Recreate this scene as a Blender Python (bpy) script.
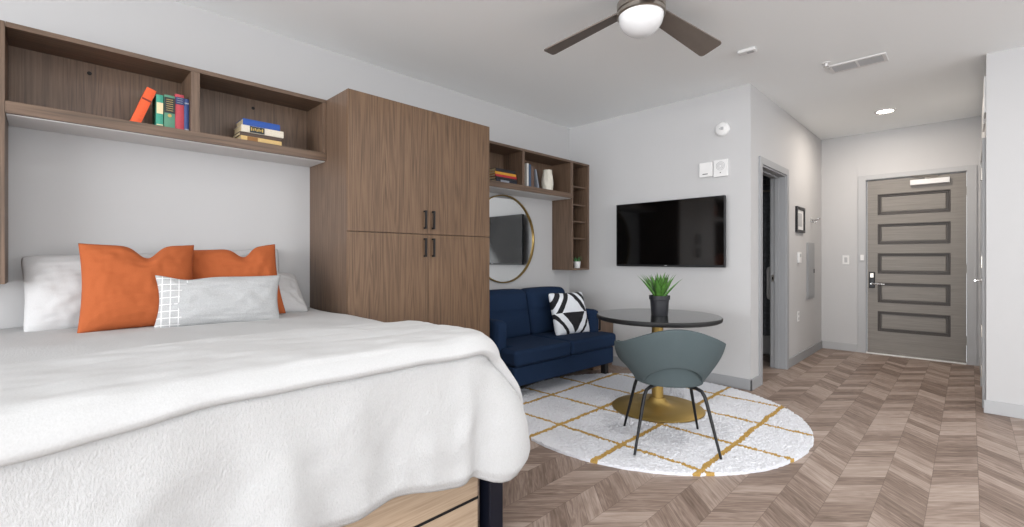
import bpy, bmesh, math, random
from math import sin, cos, pi, radians, exp, sqrt, hypot
from mathutils import Vector, Matrix, Euler, noise
random.seed(7)
for o in list(bpy.data.objects): bpy.data.objects.remove(o)
scene = bpy.context.scene
COL = scene.collection

# ------------------------------------------------------------------ camera
THETA = radians(44.7)
cam_d = bpy.data.cameras.new('camera'); cam = bpy.data.objects.new('camera', cam_d); COL.objects.link(cam)
cam_d.sensor_width = 36; cam_d.lens = 462.5/1024*36; cam_d.shift_y = -5.0/1024
cam_d.clip_start = .02
cam.location = (0, 0, 1.178); cam.rotation_euler = (pi/2, 0, THETA-pi/2)
scene.camera = cam

# ------------------------------------------------------------------ light
W = bpy.data.worlds.new('sky'); scene.world = W; W.use_nodes = True
bg = W.node_tree.nodes['Background']; bg.inputs[0].default_value = (.92, .96, 1, 1); bg.inputs[1].default_value = 1.0
def area(name, loc, rot, sx, sy, power, color=(1,1,1), shape='RECTANGLE', spread=None):
    l = bpy.data.lights.new(name, 'AREA'); l.shape = shape; l.size = sx; l.size_y = sy; l.energy = power; l.color = color
    if spread: l.spread = spread
    o = bpy.data.objects.new(name, l); COL.objects.link(o); o.location = loc; o.rotation_euler = rot
    return o
area('window_daylight', (-6.06, -.6, 1.45), (0, -pi/2-radians(38), 0), 2.2, 7.4, 520, (.975, .985, 1))
area('added_side_fill', (1.0, -5.46, 1.45), (-pi/2-radians(38), 0, pi), 7.4, 2.2, 150, (.975, .985, 1))  # second window's light, added out of view to even out the room
HALL_POWER = 14
ADDED_LAMPS = [(.55, 1.75), (1.75, .75), (3.15, .35), (.5, -.5), (2.2, -.9), (3.8, -1.3)]  # ceiling lights out of view, added for flatter, brighter light
ADDED_LAMP_POWER = 8
vs = scene.view_settings
vs.view_transform = 'Standard'; vs.look = 'None'; vs.gamma = 1; vs.use_curve_mapping = False
vs.exposure = 0.42

# ------------------------------------------------------------------ helpers
def lin(c):
    return tuple(((v/255)/12.92 if v/255 <= .04045 else ((v/255+.055)/1.055)**2.4) for v in c)
def tag(o, label=None, cat=None, group=None, kind=None):
    if label: o['label'] = label
    if cat: o['category'] = cat
    if group: o['group'] = group
    if kind: o['kind'] = kind
    return o
def thing(name, label, cat, loc=(0,0,0), rot=(0,0,0), group=None):
    o = bpy.data.objects.new(name, None); COL.objects.link(o); o.empty_display_size = .1
    if not hasattr(rot, '__len__'): rot = (0, 0, rot)
    o.location = loc; o.rotation_euler = rot
    return tag(o, label, cat, group)
class MB:
    def __init__(s): s.bm = bmesh.new()
    def face(s, vs_, mi=0):
        f = s.bm.faces.new([s.bm.verts.new(v) for v in vs_]); f.material_index = mi; return f
    def box(s, x0, x1, y0, y1, z0, z1, mi=0, M=None):
        p = [(x, y, z) for x in (x0, x1) for y in (y0, y1) for z in (z0, z1)]
        if M is not None: p = [M @ Vector(q) for q in p]
        v = [s.bm.verts.new(q) for q in p]
        for f in ((0,1,3,2), (4,6,7,5), (0,4,5,1), (2,3,7,6), (0,2,6,4), (1,5,7,3)):
            s.bm.faces.new([v[i] for i in f]).material_index = mi
        return s
    def prism(s, pts, z0, z1, M=None, mi=0):           # polygon in xy extruded in z
        M = M or Matrix()
        a = [s.bm.verts.new(M @ Vector((x, y, z0))) for x, y in pts]
        b = [s.bm.verts.new(M @ Vector((x, y, z1))) for x, y in pts]
        n = len(pts)
        s.bm.faces.new(a[::-1]).material_index = mi; s.bm.faces.new(b).material_index = mi
        for i in range(n): s.bm.faces.new((a[i], a[(i+1)%n], b[(i+1)%n], b[i])).material_index = mi
        return s
    def lathe(s, prof, seg=32, M=None, mi=0):           # prof = [(r, z)...]
        M = M or Matrix(); rings = []
        for r, z in prof:
            if r < 1e-6: rings.append([s.bm.verts.new(M @ Vector((0, 0, z)))])
            else: rings.append([s.bm.verts.new(M @ Vector((r*cos(2*pi*k/seg), r*sin(2*pi*k/seg), z))) for k in range(seg)])
        for a, b in zip(rings, rings[1:]):
            for k in range(seg):
                k2 = (k+1) % seg
                if len(a) == 1 and len(b) == 1: continue
                if len(a) == 1: f = (a[0], b[k], b[k2])
                elif len(b) == 1: f = (a[k], a[k2], b[0])
                else: f = (a[k], a[k2], b[k2], b[k])
                s.bm.faces.new(f).material_index = mi
        return s
    def tube(s, path, r, seg=12, mi=0, closed=False):
        P = [Vector(p) for p in path]; n = len(P); rings = []
        rr = r if hasattr(r, '__len__') else [r]*n
        up = None
        for i, p in enumerate(P):
            if closed: t = (P[(i+1)%n]-P[i-1]).normalized()
            else: t = (P[min(i+1, n-1)]-P[max(i-1, 0)]).normalized()
            if up is None: up = Vector((0,0,1)) if abs(t.z) < .9 else Vector((1,0,0))
            a = (up - t*up.dot(t)).normalized(); up = a; b = t.cross(a)
            rings.append([s.bm.verts.new(p + (a*cos(2*pi*k/seg) + b*sin(2*pi*k/seg))*rr[i]) for k in range(seg)])
        m = n if closed else n-1
        for i in range(m):
            A, B = rings[i], rings[(i+1)%n]
            for k in range(seg): s.bm.faces.new((A[k], A[(k+1)%seg], B[(k+1)%seg], B[k])).material_index = mi
        if not closed:
            s.bm.faces.new(rings[0][::-1]).material_index = mi; s.bm.faces.new(rings[-1]).material_index = mi
        return s
    def grid(s, fn, nu, nv, closed_u=False, mi=0):
        V = [[s.bm.verts.new(fn(i/nu, j/nv)) for j in range(nv+1)] for i in range(nu if closed_u else nu+1)]
        m = len(V)
        for i in range(nu):
            for j in range(nv):
                s.bm.faces.new((V[i][j], V[(i+1)%m][j], V[(i+1)%m][j+1], V[i][j+1])).material_index = mi
        return V
    def softbox(s, cx, cy, cz, sx, sy, sz, r=.03, bulge=(0,0,0), n=10, fn=None):
        tmp = bmesh.new(); bmesh.ops.create_cube(tmp, size=2)
        bmesh.ops.subdivide_edges(tmp, edges=tmp.edges[:], cuts=n, use_grid_fill=True)
        h = Vector((sx/2, sy/2, sz/2)); mp = {}
        for v in tmp.verts:
            p = v.co.copy()
            q = Vector([math.copysign(abs(a)**.75, a) for a in p])      # more vertices near the edges
            P = Vector((q.x*h.x, q.y*h.y, q.z*h.z))
            c = Vector([max(-h[i]+r, min(h[i]-r, P[i])) for i in range(3)])
            d = P-c
            if d.length > 1e-9: P = c + d.normalized()*min(r, d.length) if d.length > r else P
            for ax in range(3):
                if bulge[ax] and abs(p[ax]) > .999:
                    a, b = [i for i in range(3) if i != ax]
                    P[ax] += math.copysign(bulge[ax]*(1-p[a]**2)*(1-p[b]**2), p[ax])
            P = P + Vector((cx, cy, cz))
            if fn: P = fn(P, p)
            mp[v] = s.bm.verts.new(P)
        for f in tmp.faces: s.bm.faces.new([mp[v] for v in f.verts])
        tmp.free(); return s
    def build(s, name, mat, parent=None, smooth=False, bevel=0, bseg=2, loc=None, rot=None, auto=None, weld=False, subsurf=0, solid=0):
        if weld: bmesh.ops.remove_doubles(s.bm, verts=s.bm.verts[:], dist=1e-5)
        bmesh.ops.recalc_face_normals(s.bm, faces=s.bm.faces[:])
        me = bpy.data.meshes.new(name); s.bm.to_mesh(me); s.bm.free()
        for m in (mat if isinstance(mat, (list, tuple)) else [mat]): me.materials.append(m)
        o = bpy.data.objects.new(name, me); COL.objects.link(o)
        if parent is not None: o.parent = parent
        if loc is not None: o.location = loc
        if rot is not None: o.rotation_euler = rot
        if smooth:
            for p in me.polygons: p.use_smooth = True
            if auto:
                me.set_sharp_from_angle(angle=radians(auto))
        if solid:
            m = o.modifiers.new('thick', 'SOLIDIFY'); m.thickness = solid; m.offset = 0
        if bevel:
            m = o.modifiers.new('bevel', 'BEVEL'); m.width = bevel; m.segments = bseg; m.limit_method = 'ANGLE'; m.angle_limit = radians(40)
            if bseg > 2:
                for p in me.polygons: p.use_smooth = True
                m.harden_normals = True
        if subsurf:
            m = o.modifiers.new('sub', 'SUBSURF'); m.levels = m.render_levels = subsurf
        return o
def at(loc=(0,0,0), rz=0, rx=0, ry=0):
    return Matrix.Translation(loc) @ Euler((rx, ry, rz)).to_matrix().to_4x4()
def cyl(mb, p0, p1, r, seg=16, mi=0): return mb.tube([p0, p1], r, seg, mi)
def copy_tree(o, parent=None, loc=None):
    c = o.copy(); COL.objects.link(c); c.parent = parent
    if loc is not None: c.location = loc
    for ch in list(o.children): copy_tree(ch, c)
    return c
def structure(o): o['kind'] = 'structure'; return o

# ------------------------------------------------------------------ materials
def newmat(name):
    m = bpy.data.materials.new(name); m.use_nodes = True; nt = m.node_tree
    return m, nt, nt.nodes['Principled BSDF']
def N(nt, typ, **kw):
    n = nt.nodes.new(typ)
    for k, v in kw.items():
        if k.startswith('i_'):
            n.inputs[int(k[2:])].default_value = v
        else: setattr(n, k, v)
    return n
def mth(nt, op, a, b=None, c=None):
    n = nt.nodes.new('ShaderNodeMath'); n.operation = op
    for i, x in enumerate((a, b, c)):
        if x is None: continue
        if isinstance(x, (int, float)): n.inputs[i].default_value = x
        else: nt.links.new(x, n.inputs[i])
    return n.outputs[0]
def ramp(nt, fac, stops, interp='LINEAR'):
    r = nt.nodes.new('ShaderNodeValToRGB'); cr = r.color_ramp; cr.interpolation = interp
    while len(cr.elements) > 1: cr.elements.remove(cr.elements[-1])
    cr.elements[0].position = stops[0][0]; cr.elements[0].color = (*stops[0][1], 1)
    for p, c in stops[1:]:
        e = cr.elements.new(p); e.color = (*c, 1)
    nt.links.new(fac, r.inputs[0]); return r.outputs[0]
def mapped(nt, scale=(1,1,1), rot=(0,0,0), loc=(0,0,0), coord='Object'):
    tc = nt.nodes.new('ShaderNodeTexCoord'); mp = nt.nodes.new('ShaderNodeMapping')
    mp.inputs['Scale'].default_value = scale; mp.inputs['Rotation'].default_value = rot; mp.inputs['Location'].default_value = loc
    nt.links.new(tc.outputs[coord], mp.inputs[0]); return mp.outputs[0]
def noise_tex(nt, vec, scale, detail=4, rough=.5, dist=0):
    n = nt.nodes.new('ShaderNodeTexNoise'); n.inputs['Scale'].default_value = scale; n.inputs['Detail'].default_value = detail
    n.inputs['Roughness'].default_value = rough; n.inputs['Distortion'].default_value = dist
    nt.links.new(vec, n.inputs['Vector']); return n.outputs['Fac']
def bump(nt, b, h, strength=.2, dist=.002):
    n = nt.nodes.new('ShaderNodeBump'); n.inputs['Strength'].default_value = strength; n.inputs['Distance'].default_value = dist
    nt.links.new(h, n.inputs['Height']); nt.links.new(n.outputs[0], b.inputs['Normal'])
def flat(name, rgb, rough=.6, metal=0, spec=.5, nz=0, nscale=60, coat=0, emit=None):
    m, nt, b = newmat(name)
    b.inputs['Base Color'].default_value = (*lin(rgb), 1); b.inputs['Roughness'].default_value = rough
    b.inputs['Metallic'].default_value = metal; b.inputs['Specular IOR Level'].default_value = spec
    b.inputs['Coat Weight'].default_value = coat
    if nz:
        f = noise_tex(nt, mapped(nt), nscale, 3)
        c = lin(rgb)
        nt.links.new(ramp(nt, f, [(.3, tuple(v*(1-nz) for v in c)), (.7, tuple(min(1, v*(1+nz)) for v in c))]), b.inputs['Base Color'])
        bump(nt, b, f, .15, .001)
    if emit:
        b.inputs['Emission Color'].default_value = (*lin(emit[0]), 1); b.inputs['Emission Strength'].default_value = emit[1]
    return m
def wood(name, dark, mid, light, axis='z', rough=.45, fine=1.0, cathedral=.45):
    m, nt, b = newmat(name)
    s = {'x': (.8, 20, 20), 'y': (20, .8, 20), 'z': (20, 20, .8)}[axis]
    s2 = {'x': (3, 110, 110), 'y': (110, 3, 110), 'z': (110, 110, 3)}[axis]
    v = mapped(nt, s)
    big = noise_tex(nt, v, .42, 2, .5, .5)
    rings = mth(nt, 'FRACT', mth(nt, 'MULTIPLY', big, 16.0*fine))
    tri = mth(nt, 'ABSOLUTE', mth(nt, 'SUBTRACT', rings, .5))
    fib = noise_tex(nt, mapped(nt, s2), 1.0, 3, .6)
    fib2 = noise_tex(nt, v, 5, 4, .6)
    f = mth(nt, 'ADD', mth(nt, 'MULTIPLY', tri, cathedral*.55), mth(nt, 'MULTIPLY', fib, .45))
    f = mth(nt, 'ADD', f, mth(nt, 'MULTIPLY', fib2, .35))
    nt.links.new(ramp(nt, f, [(.30, lin(dark)), (.52, lin(mid)), (.76, lin(light))]), b.inputs['Base Color'])
    b.inputs['Roughness'].default_value = rough
    bump(nt, b, f, .12, .0006)
    return m
WD, WM, WL = (74,59,48), (108,87,71), (130,107,89)
M_wood_v = wood('walnut_upright_grain', WD, WM, WL, 'z')
M_wood_h = wood('walnut_lengthwise_grain', WD, WM, WL, 'x')
M_wood_y = wood('walnut_deep_grain', WD, WM, WL, 'y')
M_front = wood('walnut_door_veneer', (80,60,43), (110,85,64), (130,104,80), 'z', cathedral=.6)
M_oak = wood('pale_oak', (158,136,113), (182,160,137), (198,178,156), 'x')
M_wall = flat('white_wall_paint', (189,189,190), .75, spec=.3)
M_ceiling = flat('ceiling_paint', (244,247,248), .9, spec=.2)
M_under = flat('pale_laminate', (214,214,214), .7)
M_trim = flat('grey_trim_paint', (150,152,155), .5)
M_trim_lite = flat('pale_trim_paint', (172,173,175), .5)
M_black = flat('black_metal', (22,23,26), .4, .3)
M_navyleg = flat('blue_black_steel', (20,24,38), .35, .3)
M_plastic = flat('white_plastic', (222,222,222), .45)
M_plastic_g = flat('grey_plastic', (175,176,178), .5)
M_dark = flat('dark_void', (12,12,12), .8)
M_nickel = flat('brushed_nickel', (178,172,165), .28, 1)
M_chrome = flat('chrome', (205,205,205), .15, 1)
M_gold = flat('brushed_brass', (172,146,86), .5, .85)
M_gold_frame = flat('brass_mirror_frame', (150,126,76), .3, .9)

def mat_floor():
    m, nt, b = newmat('chevron_oak_floor')
    tc = nt.nodes.new('ShaderNodeTexCoord'); sp = nt.nodes.new('ShaderNodeSeparateXYZ'); nt.links.new(tc.outputs['Object'], sp.inputs[0])
    x, y = sp.outputs[0], sp.outputs[1]
    wy, wq = .1775, .118
    yy = mth(nt, 'DIVIDE', mth(nt, 'ADD', y, .033), wy)
    k = mth(nt, 'FLOOR', yy)
    par = mth(nt, 'FLOORED_MODULO', k, 2.0)                 # 0: planks run (1,-1); 1: (1,1)
    fr = mth(nt, 'FLOORED_MODULO', yy, 2.0)
    tri = mth(nt, 'SUBTRACT', 1.0, mth(nt, 'ABSOLUTE', mth(nt, 'SUBTRACT', fr, 1.0)))  # 0..1..0
    q = mth(nt, 'DIVIDE', mth(nt, 'ADD', x, mth(nt, 'MULTIPLY', tri, wy)), wq)
    pid = mth(nt, 'FLOOR', q)
    qf = mth(nt, 'FRACT', q)
    cv = nt.nodes.new('ShaderNodeCombineXYZ'); nt.links.new(k, cv.inputs[0]); nt.links.new(pid, cv.inputs[1])
    wn = nt.nodes.new('ShaderNodeTexWhiteNoise'); wn.noise_dimensions = '3D'; nt.links.new(cv.outputs[0], wn.inputs['Vector'])
    rnd = wn.outputs['Value']
    sgn = mth(nt, 'SUBTRACT', mth(nt, 'MULTIPLY', par, 2.0), 1.0)     # -1 : (1,-1), +1: (1,1)
    al = mth(nt, 'MULTIPLY', mth(nt, 'ADD', x, mth(nt, 'MULTIPLY', y, sgn)), .7071)
    ac = mth(nt, 'MULTIPLY', mth(nt, 'SUBTRACT', x, mth(nt, 'MULTIPLY', y, sgn)), .7071)
    gv = nt.nodes.new('ShaderNodeCombineXYZ')
    nt.links.new(mth(nt, 'MULTIPLY', al, 5.0), gv.inputs[0]); nt.links.new(mth(nt, 'MULTIPLY', ac, 60.0), gv.inputs[1])
    nt.links.new(mth(nt, 'ADD', mth(nt, 'MULTIPLY', rnd, 40.0), k), gv.inputs[2])
    g1 = noise_tex(nt, gv.outputs[0], 1.0, 5, .65, .8)
    gv2 = nt.nodes.new('ShaderNodeCombineXYZ')
    nt.links.new(mth(nt, 'MULTIPLY', al, 1.8), gv2.inputs[0]); nt.links.new(mth(nt, 'MULTIPLY', ac, 16.0), gv2.inputs[1])
    nt.links.new(mth(nt, 'MULTIPLY', rnd, 77.0), gv2.inputs[2])
    g2 = noise_tex(nt, gv2.outputs[0], 1.0, 2, .5, .5)
    rings = mth(nt, 'ABSOLUTE', mth(nt, 'SUBTRACT', mth(nt, 'FRACT', mth(nt, 'MULTIPLY', g2, 9.0)), .5))
    f = mth(nt, 'ADD', mth(nt, 'MULTIPLY', rnd, .30), mth(nt, 'ADD', mth(nt, 'MULTIPLY', g1, .66), mth(nt, 'MULTIPLY', rings, .22)))
    col = ramp(nt, f, [(.26, lin((98,82,72))), (.47, lin((134,116,105))), (.62, lin((158,141,130))), (.86, lin((182,166,156)))])
    # joints
    e1 = mth(nt, 'LESS_THAN', mth(nt, 'MINIMUM', qf, mth(nt, 'SUBTRACT', 1.0, qf)), .018)
    yf = mth(nt, 'FRACT', yy)
    e2 = mth(nt, 'LESS_THAN', mth(nt, 'MINIMUM', yf, mth(nt, 'SUBTRACT', 1.0, yf)), .008)
    e = mth(nt, 'MAXIMUM', e1, e2)
    mx = nt.nodes.new('ShaderNodeMix'); mx.data_type = 'RGBA'
    nt.links.new(mth(nt, 'MULTIPLY', e, .42), mx.inputs[0]); nt.links.new(col, mx.inputs[6]); mx.inputs[7].default_value = (*lin((70,54,44)), 1)
    nt.links.new(mx.outputs[2], b.inputs['Base Color'])
    b.inputs['Roughness'].default_value = .48; b.inputs['Specular IOR Level'].default_value = .35
    bump(nt, b, mth(nt, 'SUBTRACT', g1, mth(nt, 'MULTIPLY', e, .8)), .12, .001)
    return m
M_floor = mat_floor()

def linen(name, rgb, wscale=380, strength=.35, crepe=0, rough=.9, dist=.0015):
    m, nt, b = newmat(name)
    n1 = noise_tex(nt, mapped(nt, (1, 1, .6)), wscale*.5, 3, .6)
    h = n1
    if crepe:
        n2 = noise_tex(nt, mapped(nt, (1.6, 1.6, .8)), 120, 2, .5)
        h = mth(nt, 'ADD', h, mth(nt, 'MULTIPLY', n2, crepe))
    c = lin(rgb)
    nt.links.new(ramp(nt, n1, [(.3, tuple(v*.95 for v in c)), (.7, tuple(min(1, v*1.03) for v in c))]), b.inputs['Base Color'])
    b.inputs['Roughness'].default_value = rough; b.inputs['Sheen Weight'].default_value = .0
    b.inputs['Specular IOR Level'].default_value = .2
    bump(nt, b, h, strength, dist)
    return m
M_coverlet = linen('white_crinkle_cotton', (194,195,196), 420, .5, 1.8, dist=.003)
M_duvet = linen('white_folded_cotton', (197,198,199), 420, .3, .6, dist=.002)
M_pillow_w = linen('white_pillow_cotton', (190,190,191), 600, .15)
M_orange = linen('burnt_orange_cotton', (166,88,50), 500, .3, .3)
M_navy = linen('navy_sofa_weave', (24,42,68), 700, .4, .4)
M_chair = linen('slate_felt', (80,91,94), 700, .35, .3)

def mat_lumbar():
    m, nt, b = newmat('grey_linen_with_white_grid')
    tc = nt.nodes.new('ShaderNodeTexCoord'); sp = nt.nodes.new('ShaderNodeSeparateXYZ'); nt.links.new(tc.outputs['Object'], sp.inputs[0])
    x, z = sp.outputs[0], sp.outputs[2]
    def lines(v, per, w):
        fr = mth(nt, 'FRACT', mth(nt, 'DIVIDE', mth(nt, 'ADD', v, 5.0), per))
        return mth(nt, 'LESS_THAN', mth(nt, 'ABSOLUTE', mth(nt, 'SUBTRACT', fr, .5)), w)
    g = mth(nt, 'MAXIMUM', lines(x, .034, .05), lines(z, .034, .05))
    n1 = noise_tex(nt, mapped(nt), 9, 2)
    g = mth(nt, 'MULTIPLY', g, mth(nt, 'GREATER_THAN', mth(nt, 'SUBTRACT', n1, mth(nt, 'MULTIPLY', x, 2.2)), .86))
    w = noise_tex(nt, mapped(nt, (1, 1, 1)), 220, 3, .7)
    base = ramp(nt, w, [(.3, lin((158,159,160))), (.7, lin((180,181,182)))])
    mx = nt.nodes.new('ShaderNodeMix'); mx.data_type = 'RGBA'
    nt.links.new(g, mx.inputs[0]); nt.links.new(base, mx.inputs[6]); mx.inputs[7].default_value = (*lin((222,222,222)), 1)
    nt.links.new(mx.outputs[2], b.inputs['Base Color']); b.inputs['Roughness'].default_value = .9
    bump(nt, b, mth(nt, 'ADD', w, mth(nt, 'MULTIPLY', g, .6)), .35, .002)
    return m
def mat_geo():
    m, nt, b = newmat('black_white_geometric_knit')
    tc = nt.nodes.new('ShaderNodeTexCoord'); sp = nt.nodes.new('ShaderNodeSeparateXYZ'); nt.links.new(tc.outputs['Object'], sp.inputs[0])
    x = mth(nt, 'DIVIDE', sp.outputs[0], .215); z = mth(nt, 'DIVIDE', sp.outputs[2], .215)
    d = mth(nt, 'ADD', mth(nt, 'ABSOLUTE', x), mth(nt, 'MULTIPLY', mth(nt, 'ABSOLUTE', z), .72))
    up = mth(nt, 'GREATER_THAN', z, 0.0)
    def band(lo, hi): return mth(nt, 'MULTIPLY', mth(nt, 'GREATER_THAN', d, lo), mth(nt, 'LESS_THAN', d, hi))
    # white mask, upper half: <.62, .84-1.06, 1.32-1.7 ; lower half the reverse bands
    upm = mth(nt, 'MAXIMUM', mth(nt, 'LESS_THAN', d, .68), mth(nt, 'MAXIMUM', band(.96, 1.18), mth(nt, 'GREATER_THAN', d, 1.46)))
    lom = mth(nt, 'MAXIMUM', band(.68, 1.0), mth(nt, 'GREATER_THAN', d, 1.18))
    w = mth(nt, 'ADD', mth(nt, 'MULTIPLY', up, upm), mth(nt, 'MULTIPLY', mth(nt, 'SUBTRACT', 1.0, up), lom))
    mx = nt.nodes.new('ShaderNodeMix'); mx.data_type = 'RGBA'; nt.links.new(w, mx.inputs[0])
    mx.inputs[6].default_value = (*lin((24,24,30)), 1); mx.inputs[7].default_value = (*lin((222,226,232)), 1)
    nt.links.new(mx.outputs[2], b.inputs['Base Color']); b.inputs['Roughness'].default_value = .9
    bump(nt, b, noise_tex(nt, mapped(nt), 260, 3), .5, .002)
    return m
def mat_rug():
    m, nt, b = newmat('ivory_shag_with_gold_trellis')
    tc = nt.nodes.new('ShaderNodeTexCoord')
    nz = nt.nodes.new('ShaderNodeTexNoise'); nz.inputs['Scale'].default_value = 9; nz.inputs['Detail'].default_value = 6; nz.inputs['Roughness'].default_value = .78
    nt.links.new(tc.outputs['Object'], nz.inputs['Vector'])
    vm = nt.nodes.new('ShaderNodeVectorMath'); vm.operation = 'SUBTRACT'; nt.links.new(nz.outputs['Color'], vm.inputs[0]); vm.inputs[1].default_value = (.5,.5,.5)
    vs2 = nt.nodes.new('ShaderNodeVectorMath'); vs2.operation = 'SCALE'; nt.links.new(vm.outputs[0], vs2.inputs[0]); vs2.inputs['Scale'].default_value = .06
    va = nt.nodes.new('ShaderNodeVectorMath'); va.operation = 'ADD'; nt.links.new(tc.outputs['Object'], va.inputs[0]); nt.links.new(vs2.outputs[0], va.inputs[1])
    sp = nt.nodes.new('ShaderNodeSeparateXYZ'); nt.links.new(va.outputs[0], sp.inputs[0])
    # rug object origin at (3.31,1.78); trellis rows through world (2.54+.5i , 1.05+.49j)
    def ln(v, off, per, w):
        fr = mth(nt, 'FRACT', mth(nt, 'ADD', mth(nt, 'DIVIDE', mth(nt, 'SUBTRACT', v, off), per), 20.5))
        return mth(nt, 'LESS_THAN', mth(nt, 'ABSOLUTE', mth(nt, 'SUBTRACT', fr, .5)), w)
    g = mth(nt, 'MAXIMUM', ln(sp.outputs[0], 2.53-3.28, .505, .03), ln(sp.outputs[1], 1.045-1.785, .495, .034))
    fz = noise_tex(nt, mapped(nt), 210, 4, .75)
    base = ramp(nt, fz, [(.3, lin((206,208,214))), (.65, lin((236,238,244)))])
    gold = ramp(nt, fz, [(.3, lin((160,126,62))), (.7, lin((204,170,104)))])
    mx = nt.nodes.new('ShaderNodeMix'); mx.data_type = 'RGBA'; nt.links.new(g, mx.inputs[0]); nt.links.new(base, mx.inputs[6]); nt.links.new(gold, mx.inputs[7])
    nt.links.new(mx.outputs[2], b.inputs['Base Color']); b.inputs['Roughness'].default_value = 1; b.inputs['Specular IOR Level'].default_value = .1
    bump(nt, b, fz, .5, .004)
    return m

# ------------------------------------------------------------------ room shell
H = 2.74; YL = 3.416; XT = 4.434; XE = 7.21; YH = 1.39
structure(MB().box(-6.12, 7.35, -5.6, 3.56, -.1, 0).build('floor', M_floor))
structure(MB().box(-6.12, 7.35, -5.6, 3.56, H, H+.1).build('ceiling', M_ceiling))
structure(MB().box(-6.0, 7.33, YL, 3.54, 0, H).build('wall_left', M_wall))
structure(MB().box(XT, XT+.12, YH, YL, 0, H).build('wall_television', M_wall))
DX0, DX1, DZ = 4.72, 5.54, 2.06
structure(MB().box(XT+.12, DX0, YH, YH+.135, 0, H).box(DX1, XE, YH, YH+.135, 0, H).box(DX0, DX1, YH, YH+.135, DZ, H).build('wall_hall', M_wall))
EY0, EY1, EZ = .018, .925, 2.155
structure(MB().box(XE, XE+.12, -.21, EY0, 0, H).box(XE, XE+.12, EY1, YL, 0, H).box(XE, XE+.12, EY0, EY1, EZ, H).build('wall_entry', M_wall))
structure(MB().box(5.06, XE, -.21, -.09, 0, H).box(5.06, 5.18, -5.5, -.21, 0, H).build('wall_right', M_wall))
def window_wall(name, horizontal, a0, a1, c0, c1, o0, o1, z0, z1):
    mb = MB()
    def bx(u0, u1, zz0, zz1):
        if horizontal: mb.box(u0, u1, c0, c1, zz0, zz1)
        else: mb.box(c0, c1, u0, u1, zz0, zz1)
    bx(a0, o0, 0, H); bx(o1, a1, 0, H); bx(o0, o1, 0, z0); bx(o0, o1, z1, H)
    return structure(mb.build(name, M_wall))
window_wall('wall_window', False, -5.6, 3.54, -6.12, -6.0, -4.3, 3.1, .35, 2.55)
window_wall('wall_back', True, -6.0, 5.18, -5.6, -5.5, -2.7, 4.7, .35, 2.55)  # window opening in this wall is added for the side fill
def window_frame(name, horizontal, c, o0, o1, z0, z1, n):
    mb = MB(); w = .05
    def bx(u0, u1, zz0, zz1):
        if horizontal: mb.box(u0, u1, c-.03, c+.03, zz0, zz1)
        else: mb.box(c-.03, c+.03, u0, u1, zz0, zz1)
    bx(o0, o1, z0, z0+w); bx(o0, o1, z1-w, z1)
    for k in range(n+1):
        u = o0 + (o1-o0-w)*k/n; bx(u, u+w, z0+w, z1-w)
    return structure(mb.build(name, M_black))
window_frame('window_1', False, -6.04, -4.3, 3.1, .35, 2.55, 3)
window_frame('added_window_2', True, -5.53, -2.7, 4.7, .35, 2.55, 3)  # unseen window, added to go with the side fill
# baseboards
bh, bt = .098, .014
structure(MB().box(-6.0, XT, YL-bt, YL, 0, bh).build('baseboard_left', M_trim, bevel=.003))
structure(MB().box(XT-bt, XT, YH-bt, YL-bt, 0, bh).box(XT-bt, DX0-.071, YH-bt, YH, 0, bh).build('baseboard_television', M_trim, bevel=.003))
structure(MB().box(DX1+.071, XE-bt, YH-bt, YH, 0, bh).build('baseboard_hall', M_trim, bevel=.003))
structure(MB().box(XE-bt, XE, EY1+.075, YH, 0, bh).build('baseboard_entry', M_trim_lite, bevel=.003))
structure(MB().box(5.06-bt, 5.06, -5.5, -.09+bt, 0, bh).box(6.14, XE, -.09, -.09+bt, 0, bh).build('baseboard_right', M_trim_lite, bevel=.003))
# bathroom opening casing + jamb (trim_1)
cw = .068; ct = .016
mb = MB()
for y0, y1 in ((YH-ct, YH), (YH+.135, YH+.135+ct)):
    mb.box(DX0-cw, DX0, y0, y1, 0, DZ+cw); mb.box(DX1, DX1+cw, y0, y1, 0, DZ+cw); mb.box(DX0, DX1, y0, y1, DZ, DZ+cw)
mb.box(DX0-.004, DX0+.014, YH-.004, YH+.139, 0, DZ); mb.box(DX1-.014, DX1+.004, YH-.004, YH+.139, 0, DZ); mb.box(DX0+.014, DX1-.014, YH-.004, YH+.139, DZ-.014, DZ+.004)
mb.box(DX1-.026, DX1-.014, YH+.06, YH+.1, 0, DZ-.014); mb.box(DX0+.014, DX0+.026, YH+.06, YH+.1, 0, DZ-.014); mb.box(DX0+.026, DX1-.026, YH+.06, YH+.1, DZ-.026, DZ-.014)
tr = structure(mb.build('trim_1', M_trim, bevel=.002))
MB().box(DX1-.017, DX1-.0135, YH+.108, YH+.132, .93, 1.0).box(DX1-.019, DX1-.0155, YH+.114, YH+.126, .95, .98, 1).build('strike_plate', [M_nickel, M_dark], tr)
# entry casing + threshold
mb = MB(); ew = .075
mb.box(XE-ct, XE, EY1, EY1+ew, 0, EZ+.055); mb.box(XE-ct, XE, EY0-ew, EY0, 0, EZ+.055); mb.box(XE-ct, XE, EY0, EY1, EZ, EZ+.055)
mb.box(XE-.004, XE+.1, EY1-.006, EY1+.004, 0, EZ); mb.box(XE-.004, XE+.1, EY0-.004, EY0+.006, 0, EZ); mb.box(XE-.004, XE+.1, EY0+.006, EY1-.006, EZ-.006, EZ+.004)
tr2 = structure(mb.build('trim_2', M_trim_lite, bevel=.002))
MB().box(XE-.02, XE+.1, EY0+.006, EY1-.006, 0, .012).build('threshold', M_plastic, tr2, bevel=.003)

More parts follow.
